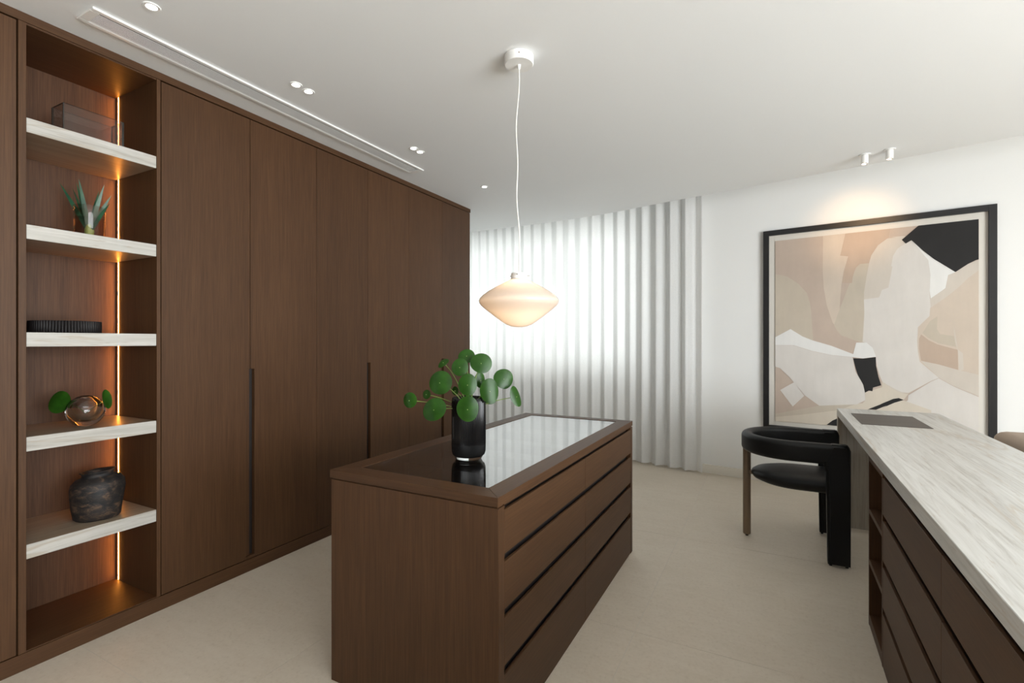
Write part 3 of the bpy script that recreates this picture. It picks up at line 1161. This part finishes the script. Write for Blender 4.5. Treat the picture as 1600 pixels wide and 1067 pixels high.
def srgb(r, g, b):
    return tuple((v / 255 / 12.92) if v / 255 <= 0.04045 else ((v / 255 + 0.055) / 1.055) ** 2.4 for v in (r, g, b))


def paint(name, r, g, b, var=0.05):
    m, nt, p = base_mat(name)
    a, b2 = coords(nt, [(1, 1, 1), (14, 14, 3)], rand=False)
    n1 = noise(nt, a, 2.2, 4, 0.6, 0.6)
    n2 = noise(nt, b2, 1.0, 4, 0.6)
    c = srgb(r, g, b)
    lo, hi = tuple(v * (1 - var * 1.6) for v in c), tuple(min(1, v * (1 + var * 1.6)) for v in c)
    col = mixc(nt, ramp(nt, n1, [(0.3, lo), (0.7, hi)]), ramp(nt, n2, [(0.3, lo), (0.7, hi)]), 0.4)
    nt.links.new(col, p.inputs['Base Color'])
    p.inputs['Roughness'].default_value = 0.8
    return m


def k4(pts):
    return [(1180 + x / 4.85, 300 + y / 4.85) for x, y in pts]


def k5(pts):
    return [(1380 + x / 4.85, 300 + y / 4.85) for x, y in pts]


def k6(pts):
    return [(1180 + x / 5.336, 480 + y / 5.336) for x, y in pts]


def k7(pts):
    return [(1380 + x / 5.082, 480 + y / 5.082) for x, y in pts]


TAN, TANL, TAN3, BRN = (188, 171, 157), (192, 181, 165), (202, 188, 173), (186, 166, 149)
PALE, PALE2, WHT, SAND, BLK = (211, 206, 200), (203, 194, 183), (225, 224, 221), (207, 197, 182), (30, 29, 29)
shapes = [
    (TANL, k4([(140, 630), (200, 636), (250, 650), (330, 700), (395, 770), (420, 850), (437, 1000)]) + k6([(470, 60), (478, 150), (487, 280), (400, 250), (300, 188), (172, 262)])),
    (TAN3, k4([(515, 300), (690, 300), (645, 485), (705, 490), (672, 600), (655, 700), (640, 900), (622, 1030), (590, 990), (545, 860), (522, 730), (514, 600)])),
    (TANL, k4([(745, 620), (770, 570), (800, 545), (862, 540), (850, 610), (825, 760), (828, 900)]) + k6([(912, 20), (896, 290), (840, 275), (720, 232), (690, 200), (660, 150), (690, 60)])),
    (BRN, k4([(690, 290), (1030, 255), (1010, 345), (930, 400), (880, 480), (860, 540), (790, 545), (760, 580), (742, 640), (735, 690), (660, 692), (675, 600), (708, 490), (645, 485)])),
    (PALE2, k4([(862, 545), (880, 480), (930, 405), (1000, 352), (1067, 343)]) + k5([(60, 340), (160, 330), (230, 375), (300, 440), (340, 510), (358, 620), (350, 740), (358, 860), (350, 930), (270, 1010)])
     + k7([(275, 150), (272, 300), (290, 420), (440, 545), (380, 570), (200, 670), (150, 668), (100, 650), (0, 590)]) + k6([(1060, 612), (1040, 560), (1015, 480), (1005, 405), (980, 330), (930, 292), (895, 285), (912, 20)]) + k4([(828, 900), (825, 760), (848, 620)])),
    (PALE, k5([(60, 560), (75, 480), (110, 425), (170, 385), (215, 365), (290, 430), (340, 510), (358, 620), (350, 740), (358, 860), (350, 930), (270, 1010)])
     + k7([(275, 150), (272, 300), (290, 420), (440, 545), (380, 570), (200, 665), (150, 660), (100, 640), (0, 585)]) + k6([(1060, 605), (1040, 560), (1015, 480), (1005, 405), (980, 330), (930, 292), (900, 285), (912, 60)]) + k4([(828, 900), (825, 812), (940, 795), (960, 740), (1010, 720), (1040, 560)])),
    (WHT, k5([(213, 362), (300, 440), (380, 500), (545, 598), (490, 620), (470, 720), (420, 755), (358, 800), (350, 740), (357, 620), (340, 510)])),
    (PALE2, k5([(545, 598), (640, 535), (730, 500), (730, 580), (640, 642), (560, 720), (470, 790), (358, 868), (355, 800), (420, 755), (472, 722), (490, 620)])),
    (TAN3, k5([(730, 575), (640, 642), (560, 720), (470, 790), (355, 870), (350, 930), (268, 1010)]) + k7([(275, 150), (270, 260), (275, 340), (290, 420), (440, 545), (560, 610), (770, 695)]) ),
    (BRN, k7([(300, 205), (360, 250), (430, 282), (560, 316), (590, 322), (592, 480), (440, 440), (300, 412), (284, 320), (284, 240)])),
    (TANL, k7([(430, 60), (425, 160), (450, 200), (560, 215), (575, 300), (440, 275), (360, 235), (310, 195), (370, 100)])),
    (PALE2, k7([(556, 128), (575, 220), (590, 320), (630, 350), (636, 480), (600, 488), (590, 330), (566, 250)])),
    (PALE2, k7([(300, 415), (440, 440), (592, 482), (770, 520), (770, 690), (560, 608), (440, 543)])),
    (PALE, k7([(440, 548), (560, 612), (770, 697), (770, 1060), (150, 960), (150, 760), (195, 725), (200, 685), (380, 575)])),
    (SAND, k6([(160, 890), (540, 815), (900, 790), (920, 765), (920, 700), (1060, 655), (1060, 612)]) + k7([(0, 590), (100, 650), (150, 668), (200, 675), (160, 725), (380, 800), (380, 930), (0, 920)]) + k6([(700, 1030), (160, 975)])),
    (TANL, k6([(160, 890), (540, 815), (850, 795), (700, 850), (400, 890), (160, 915)])),
    (WHT, k6([(160, 262), (300, 186), (400, 246), (480, 276), (640, 320), (820, 386), (845, 290), (930, 290), (980, 330), (1010, 405), (900, 420), (815, 410), (640, 395), (480, 365), (330, 320), (160, 318)])),
    (PALE, k6([(160, 318), (330, 322), (480, 367), (640, 396), (815, 411), (838, 530), (900, 630), (918, 700), (920, 765), (850, 800), (540, 815), (420, 732), (290, 580), (215, 512), (160, 492)])),
    (PALE, k6([(215, 690), (330, 625), (415, 735), (320, 825)])),
    (BLK, k6([(820, 420), (900, 422), (1008, 408), (1010, 480), (1030, 570), (1053, 640), (985, 660), (980, 690), (950, 685), (918, 703), (905, 640), (860, 560), (840, 500)])),
    (BLK, k7([(165, 722), (125, 708), (80, 715), (0, 750)]) + k6([(1100, 770), (1040, 800), (940, 840), (1010, 842), (1100, 805)]) + k7([(0, 785), (90, 745)])),
    (BLK, k6([(600, 972), (650, 935), (720, 905), (800, 895), (800, 990)])),
    (BLK, k5([(140, 360), (265, 252), (500, 215), (740, 180), (740, 495), (700, 505), (640, 535), (545, 597), (380, 500), (300, 440), (213, 362), (170, 388)])),
]
mats, keys = [paint('paint_ground', *TAN)], [TAN]
for c, _ in shapes:
    if c not in keys:
        keys.append(c)
        mats.append(paint('paint_%d_%d_%d' % c, *c, var=(0.12 if c == BLK else 0.045)))
PO = 0.020                                       # face of the canvas in front of the wall
bm = wall_box(new_bm(), U0, U1, ZP0, ZP1, 0.0125, PO)


def clip_poly(p, axis, val, keep_less):
    out = []
    for i in range(len(p)):
        a, b = p[i], p[(i + 1) % len(p)]
        ia = (a[axis] <= val) if keep_less else (a[axis] >= val)
        ib = (b[axis] <= val) if keep_less else (b[axis] >= val)
        if ia:
            out.append(a)
        if ia != ib:
            f = (val - a[axis]) / (b[axis] - a[axis])
            out.append((a[0] + (b[0] - a[0]) * f, a[1] + (b[1] - a[1]) * f))
    return out


for n, (c, pts) in enumerate(shapes):
    q = [uv(*p) for p in pts]
    for axis, val, less in ((0, 0.0, False), (0, 1.0, True), (1, 0.0, False), (1, 1.0, True)):
        q = clip_poly(q, axis, val, less)
    if len(q) < 3:
        continue
    clean = []
    for a in q:
        if not clean or (abs(a[0] - clean[-1][0]) + abs(a[1] - clean[-1][1])) > 1e-4:
            clean.append(a)
    vs = [bm.verts.new(wall_pos(U0 + (U1 - U0) * a, ZP0 + (ZP1 - ZP0) * b, PO + 0.00012 * (n + 1))) for a, b in clean]
    try:
        f = bm.faces.new(vs)
        f.material_index = keys.index(c)
        f.normal_update()
        if f.normal.dot(WN) > 0:
            f.normal_flip()
    except ValueError:
        pass
bmesh.ops.triangulate(bm, faces=[f for f in bm.faces if len(f.verts) > 4])
obj('canvas', bm, mats, pic)

# ================================================================== PLANT VASE ON ISLAND
VX, VY, VZ = -1.127, 1.752, IZ - 0.0015
vase = empty('ribbed_vase', (VX, VY, VZ), 'tall black ribbed glass vase standing on the island top', 'vase')
prof = [(0, 0.014), (0.058, 0.014), (0.066, 0.020), (0.0705, 0.034), (0.0712, 0.07), (0.0712, 0.235), (0.069, 0.252), (0.0665, 0.258), (0.064, 0.256), (0.064, 0.06), (0, 0.05)]
obj('body', lathe(prof, 240, (VX, VY, VZ), rib=60, ribamp=0.0022), BLACKGLASS, vase, smooth=60)
obj('clear_base', lathe([(0, 0.0005), (0.050, 0.0005), (0.056, 0.004), (0.060, 0.0138), (0, 0.0138)], 48, (VX, VY, VZ)), SOLIDGLASS, vase, smooth=50)

CAMP = Vector((0, 0, CAM_H))


def leaf_mesh(center, w, h, nrm, roll, cup=0.12, drop=0.0):
    """round pilea leaf, stalk joined a little off the middle"""
    bm = new_bm()
    nrm = nrm.normalized()
    # image-right and image-up directions inside the leaf plane
    r = rx - nrm * rx.dot(nrm)
    r.normalize()
    u = nrm.cross(r)
    if u.z < 0:
        u = -u
    r2 = r * math.cos(roll) + u * math.sin(roll)
    u2 = -r * math.sin(roll) + u * math.cos(roll)
    rings = []
    N = 28
    for q in (0.0, 0.3, 0.55, 0.78, 0.93, 1.0):
        ring = []
        for k in range(N):
            a = 2 * math.pi * k / N
            e = 1 + 0.05 * math.cos(a - math.pi / 2) - 0.02 * math.cos(3 * a)
            x, y = math.cos(a) * w / 2 * q * e, math.sin(a) * h / 2 * q * e
            dz = -cup * min(w, h) * q * q * (0.6 + 0.4 * math.cos(2 * a))
            ring.append(center + r2 * x + u2 * y + nrm * dz)
        if q == 0:
            rings.append([bm.verts.new(center)])
        else:
            rings.append([bm.verts.new(p) for p in ring])
    for A, B in zip(rings[:-1], rings[1:]):
        for k in range(N):
            j = (k + 1) % N
            if len(A) == 1:
                bm.faces.new((A[0], B[k], B[j]))
            else:
                bm.faces.new((A[k], B[k], B[j], A[j]))
    bmesh.ops.solidify(bm, geom=list(bm.faces), thickness=0.0012)
    bmesh.ops.recalc_face_normals(bm, faces=bm.faces)
    return bm


def pilea(name, root, leaves, label, k, ox, oy, dep0, dot=True, group=None):
    pl = empty(name, root, label, 'plant', group)
    for (cx, cy, wd, hg, roll, dd, nx, ny, nz) in leaves:
        dep = dep0 + dd
        px, py = ox + cx / k, oy + cy / k
        c = at_depth(px, py, dep)
        n = -ry + rx * nx + Vector((0, 0, 1)) * nz + ry * ny
        n.normalize()
        vdir = -ry
        fs = max(0.45, abs(n.dot(vdir)))
        w_, h_ = wd / k * dep / FPX, hg / k * dep / FPX
        if abs(nx) > abs(nz):
            w_ /= fs
        else:
            h_ /= fs
        lf = obj('leaf', leaf_mesh(c, w_, h_, n, R(roll)), PILEA, pl, smooth=60)
        if dot:
            dp = c + n * 0.0012
            bm_ = new_bm()
            bmesh.ops.create_icosphere(bm_, subdivisions=1, radius=0.0017)
            bmesh.ops.translate(bm_, vec=dp, verts=bm_.verts)
            obj('leaf_spot', bm_, LEAFDOT, lf)
        back = c - n * 0.003
        rt = Vector(root)
        d = (back - rt)
        horiz = Vector((d.x, d.y, 0))
        ctrl = rt + Vector((horiz.x * 0.35, horiz.y * 0.35, max(0.03, d.z * 0.75)))
        ctrl = ctrl * 0.7 + (back - n * 0.05) * 0.3
        bm_ = new_bm()
        add_tube(bm_, bez(rt, ctrl, back, 12), [0.0022 - 0.0007 * i / 12 for i in range(13)], 6)
        obj('stem', bm_, STEM, pl, smooth=True)
    return pl


# (crop x, crop y, width, height, roll, depth offset, normal tweak right, away, up)
LV = [(605, 132, 135, 108, 5, 0.03, 0.0, 0, 0.45), (720, 190, 176, 156, -12, -0.01, 0.1, 0, 0.25), (550, 222, 136, 140, 0, -0.03, -0.1, 0, 0.25),
      (420, 185, 100, 48, 35, 0.02, -0.5, 0, 0.9), (392, 345, 196, 180, 0, -0.01, -0.25, 0, 0.25), (612, 362, 150, 176, 0, -0.06, 0, 0, 0.15),
      (715, 325, 80, 130, 8, 0.02, 0.6, 0, 0.1), (790, 412, 146, 200, 6, -0.04, 0.3, 0, 0.1), (900, 314, 152, 160, -20, 0.03, 0.3, 0, 0.2),
      (1000, 455, 74, 172, 26, 0.0, 0.9, 0, 0.3), (612, 556, 176, 206, 0, -0.10, 0, 0, 0.0), (345, 560, 196, 176, 28, -0.06, -0.3, 0, 0.2),
      (150, 485, 116, 124, 10, -0.02, -0.4, 0, 0.1), (285, 437, 66, 74, 0, 0.05, -0.4, 0, 0.2), (512, 408, 54, 70, 0, 0.04, -0.2, 0, 0.1), (800, 480, 90, 70, 20, 0.03, 0.3, 0, 0.2)]
pilea('pilea_cutting', (VX, VY, VZ + 0.20), LV, 'bushy green cutting with round coin-like leaves in the black ribbed vase', 5.08, 610, 530, 2.061)

# ================================================================== THINGS ON THE SHELVES
# 1 glass box
t = empty('glass_box', (-2.79, 1.105, SHELF[0]), 'empty smoked glass box on the highest shelf', 'box')
bx0, bx1, by0, by1, bz0, bz1 = -2.835, -2.722, 0.984, 1.212, SHELF[0] + 0.0008, 2.341
G = 0.006
obj('front_pane', box(bx1 - G, bx1, by0, by1, bz0, bz1), SMOKE, t)
obj('back_pane', box(bx0, bx0 + G, by0, by1, bz0, bz1), SMOKE, t)
obj('end_pane', box(bx0 + G, bx1 - G, by0, by0 + G, bz0, bz1), SMOKE, t)
obj('end_pane', box(bx0 + G, bx1 - G, by1 - G, by1, bz0, bz1), SMOKE, t)
obj('bottom_pane', box(bx0 + G, bx1 - G, by0 + G, by1 - G, bz0, bz0 + G), SMOKE, t)

for pane in t.children:
    pane.data.materials.append(GLASS_EDGE)
    big = max(f.area for f in pane.data.polygons)
    for f in pane.data.polygons:
        if f.area < big * 0.2:
            f.material_index = 1

# 2 glass cylinder with aloe
ax, ay, az = -2.80, 1.108, SHELF[1] + 0.0006
t = empty('glass_pot', (ax, ay, az), 'smoked glass cylinder on the second shelf holding spiky leaves', 'vase')
obj('body', lathe([(0, 0), (0.056, 0), (0.058, 0.003), (0.058, 0.158), (0.0535, 0.158), (0.0535, 0.014), (0, 0.014)], 48, (ax, ay, az)), POTGLASS, t, smooth=40)
obj('water', lathe([(0, 0.0145), (0.0532, 0.0145), (0.0532, 0.105), (0, 0.105)], 40, (ax, ay, az)), WATER, t, smooth=40)
pl = empty('aloe_plant', (ax, ay, az + 0.0145), 'spiky green aloe rosette in the smoked glass cylinder', 'plant')
tips = [(205, 225, 0.01, 0.0100), (385, 298, 0.06, 0.0060), (472, 172, -0.02, 0.0105), (440, 225, 0.03, 0.0085), (826, 252, 0.0, 0.0105), (752, 335, 0.06, 0.0070), (925, 398, 0.02, 0.0100), (905, 508, -0.03, 0.0085), (700, 468, 0.07, 0.0060)]
root = Vector((ax, ay, az + 0.035))
depr = (root - CAMP).dot(ry)
for txp, typ, dd, wd in tips:
    tip = at_depth(70 + txp / 8.89, 260 + typ / 8.89, depr + dd)
    # a blade: flat diamond cross-section tapering to the tip, bowed outwards a little
    mid = root.lerp(tip, 0.5) + Vector((0, 0, 0.012))
    pts = bez(root, mid, tip, 10)
    bm = new_bm()
    rings = []
    for i, p in enumerate(pts):
        f = i / 10
        hw = wd * (0.55 + 0.9 * f if f < 0.35 else 0.865 * (1 - ((f - 0.35) / 0.65) ** 1.6)) + 0.0004
        tg = (pts[min(i + 1, 10)] - pts[max(i - 1, 0)]).normalized()
        vd = (CAMP - p).normalized()
        sd = tg.cross(vd).normalized()
        nn = sd.cross(tg).normalized()
        rings.append([bm.verts.new(p + sd * hw), bm.verts.new(p - nn * hw * 0.35), bm.verts.new(p - sd * hw), bm.verts.new(p + nn * hw * 0.12)])
    for A, B in zip(rings[:-1], rings[1:]):
        for q in range(4):
            bm.faces.new((A[q], A[(q + 1) % 4], B[(q + 1) % 4], B[q]))
    bm.faces.new(rings[0])
    bm.faces.new(rings[-1])
    bmesh.ops.recalc_face_normals(bm, faces=bm.faces)
    obj('blade', bm, ALOE, pl, smooth=True)
obj('heart', lathe([(0, -0.0205), (0.010, -0.019), (0.017, -0.004), (0.018, 0.016), (0.010, 0.04), (0, 0.046)], 14, tuple(root)), ALOE_BASE, pl, smooth='all')

# 3 fluted bowl
bx_, by_ = -2.79, 1.018
o = obj('fluted_bowl', lathe([(0, 0.0), (0.119, 0.0), (0.1225, 0.002), (0.1225, 0.050), (0.1205, 0.0525), (0.114, 0.0525), (0.112, 0.014), (0, 0.012)], 288, (bx_, by_, SHELF[2] + 0.0008), rib=72, ribamp=0.004), CERAMIC, smooth=50)
tag(o, 'low wide black fluted bowl on the eye-level shelf', 'bowl')

# 4 round double-walled glass vase with two leaves
gx, gy, gz = -2.702, 1.056, SHELF[3] + 0.0006
t = empty('round_glass_vase', (gx, gy, gz), 'small round clear glass bud vase on the fourth shelf with two leaves', 'vase')
outer = []
for i in range(0, 17):
    a = R(-90 + 163 * i / 16)
    outer.append((max(0.0, 0.069 * math.cos(a)), 0.070 + 0.070 * math.sin(a)))
outer[0] = (0.0, 0.0)
inner = [(0.017, 0.136), (0.017, 0.127), (0.030, 0.117), (0.047, 0.100), (0.050, 0.082), (0.044, 0.060), (0.028, 0.040), (0.0, 0.034)]
obj('body', lathe(outer + inner, 48, (gx, gy, gz)), SOLIDGLASS, t, smooth='all')
dv = (Vector((gx, gy, gz)) - CAMP).dot(ry)
pl = pilea('pilea_leaf_pair', (gx, gy, gz + 0.052), [(125, 198, 128, 158, -45, -0.03, 0.0, 0, 0.05), (437, 180, 62, 124, 14, 0.0, 0.0, 0, 0.05)],
           'two round green leaves on thin stalks in the clear bud vase', 4.105, 60, 580, dv, dot=False)

# 5 weathered urn
ux, uy, uz = -2.745, 1.118, SHELF[4] + 0.0008


def urn_warp(x, y, z, a):
    k = 1 + 0.02 * math.sin(3 * a + z * 20) + 0.012 * math.sin(5 * a - z * 31)
    return x * k, y * k, z + (0.006 * math.sin(a + 0.8) if z > 0.15 else 0)


up = [(0, 0.0), (0.080, 0.0), (0.086, 0.006), (0.092, 0.05), (0.098, 0.10), (0.101, 0.135), (0.097, 0.160), (0.084, 0.177), (0.066, 0.186), (0.058, 0.192), (0.058, 0.202), (0.063, 0.209), (0.066, 0.212), (0.061, 0.213),
      (0.053, 0.205), (0.050, 0.19), (0.066, 0.17), (0.080, 0.13), (0.075, 0.03), (0, 0.02)]
o = obj('clay_urn', lathe(up, 64, (ux, uy, uz), warp=urn_warp), URN, smooth='all')
tag(o, 'weathered dark clay urn with a wide mouth on the lowest shelf', 'urn')

# ================================================================== SOFA BEYOND THE DESK
SX0, SX1, SY0, SY1 = 1.115, 2.02, 1.75, 3.77
t = empty('sofa', ((SX0 + SX1) / 2, (SY0 + SY1) / 2, 0), 'beige upholstered sofa standing with its back to the travertine desk', 'sofa')
obj('backrest', box(SX0, SX0 + 0.20, SY0, SY1, 0.10, 0.797, 0.055, 4), BEIGE, t, smooth='all')
obj('seat_base', box(SX0 + 0.201, SX1, SY0 + 0.181, SY1 - 0.181, 0.10, 0.30, 0.02, 2), BEIGE, t, smooth=50)
for ya, yb in ((SY0, SY0 + 0.18), (SY1 - 0.18, SY1)):
    obj('armrest', box(SX0 + 0.201, SX1, ya, yb, 0.10, 0.60, 0.05, 4), BEIGE, t, smooth='all')
ymid = (SY0 + SY1) / 2
for ya, yb in ((SY0 + 0.185, ymid - 0.003), (ymid + 0.003, SY1 - 0.185)):
    obj('seat_cushion', box(SX0 + 0.205, SX1 + 0.01, ya, yb, 0.302, 0.44, 0.04, 4), BEIGE, t, smooth='all')
    obj('back_cushion', box(SX0 + 0.205, SX0 + 0.36, ya, yb, 0.442, 0.77, 0.05, 4), BEIGE, t, smooth='all')
for xx in (SX0 + 0.06, SX1 - 0.08):
    for yy in (SY0 + 0.08, SY1 - 0.08):
        obj('leg', lathe([(0, 0.0005), (0.014, 0.0005), (0.02, 0.0995), (0, 0.0995)], 16, (xx, yy, 0)), BLACK_FRAME, t, smooth=40)
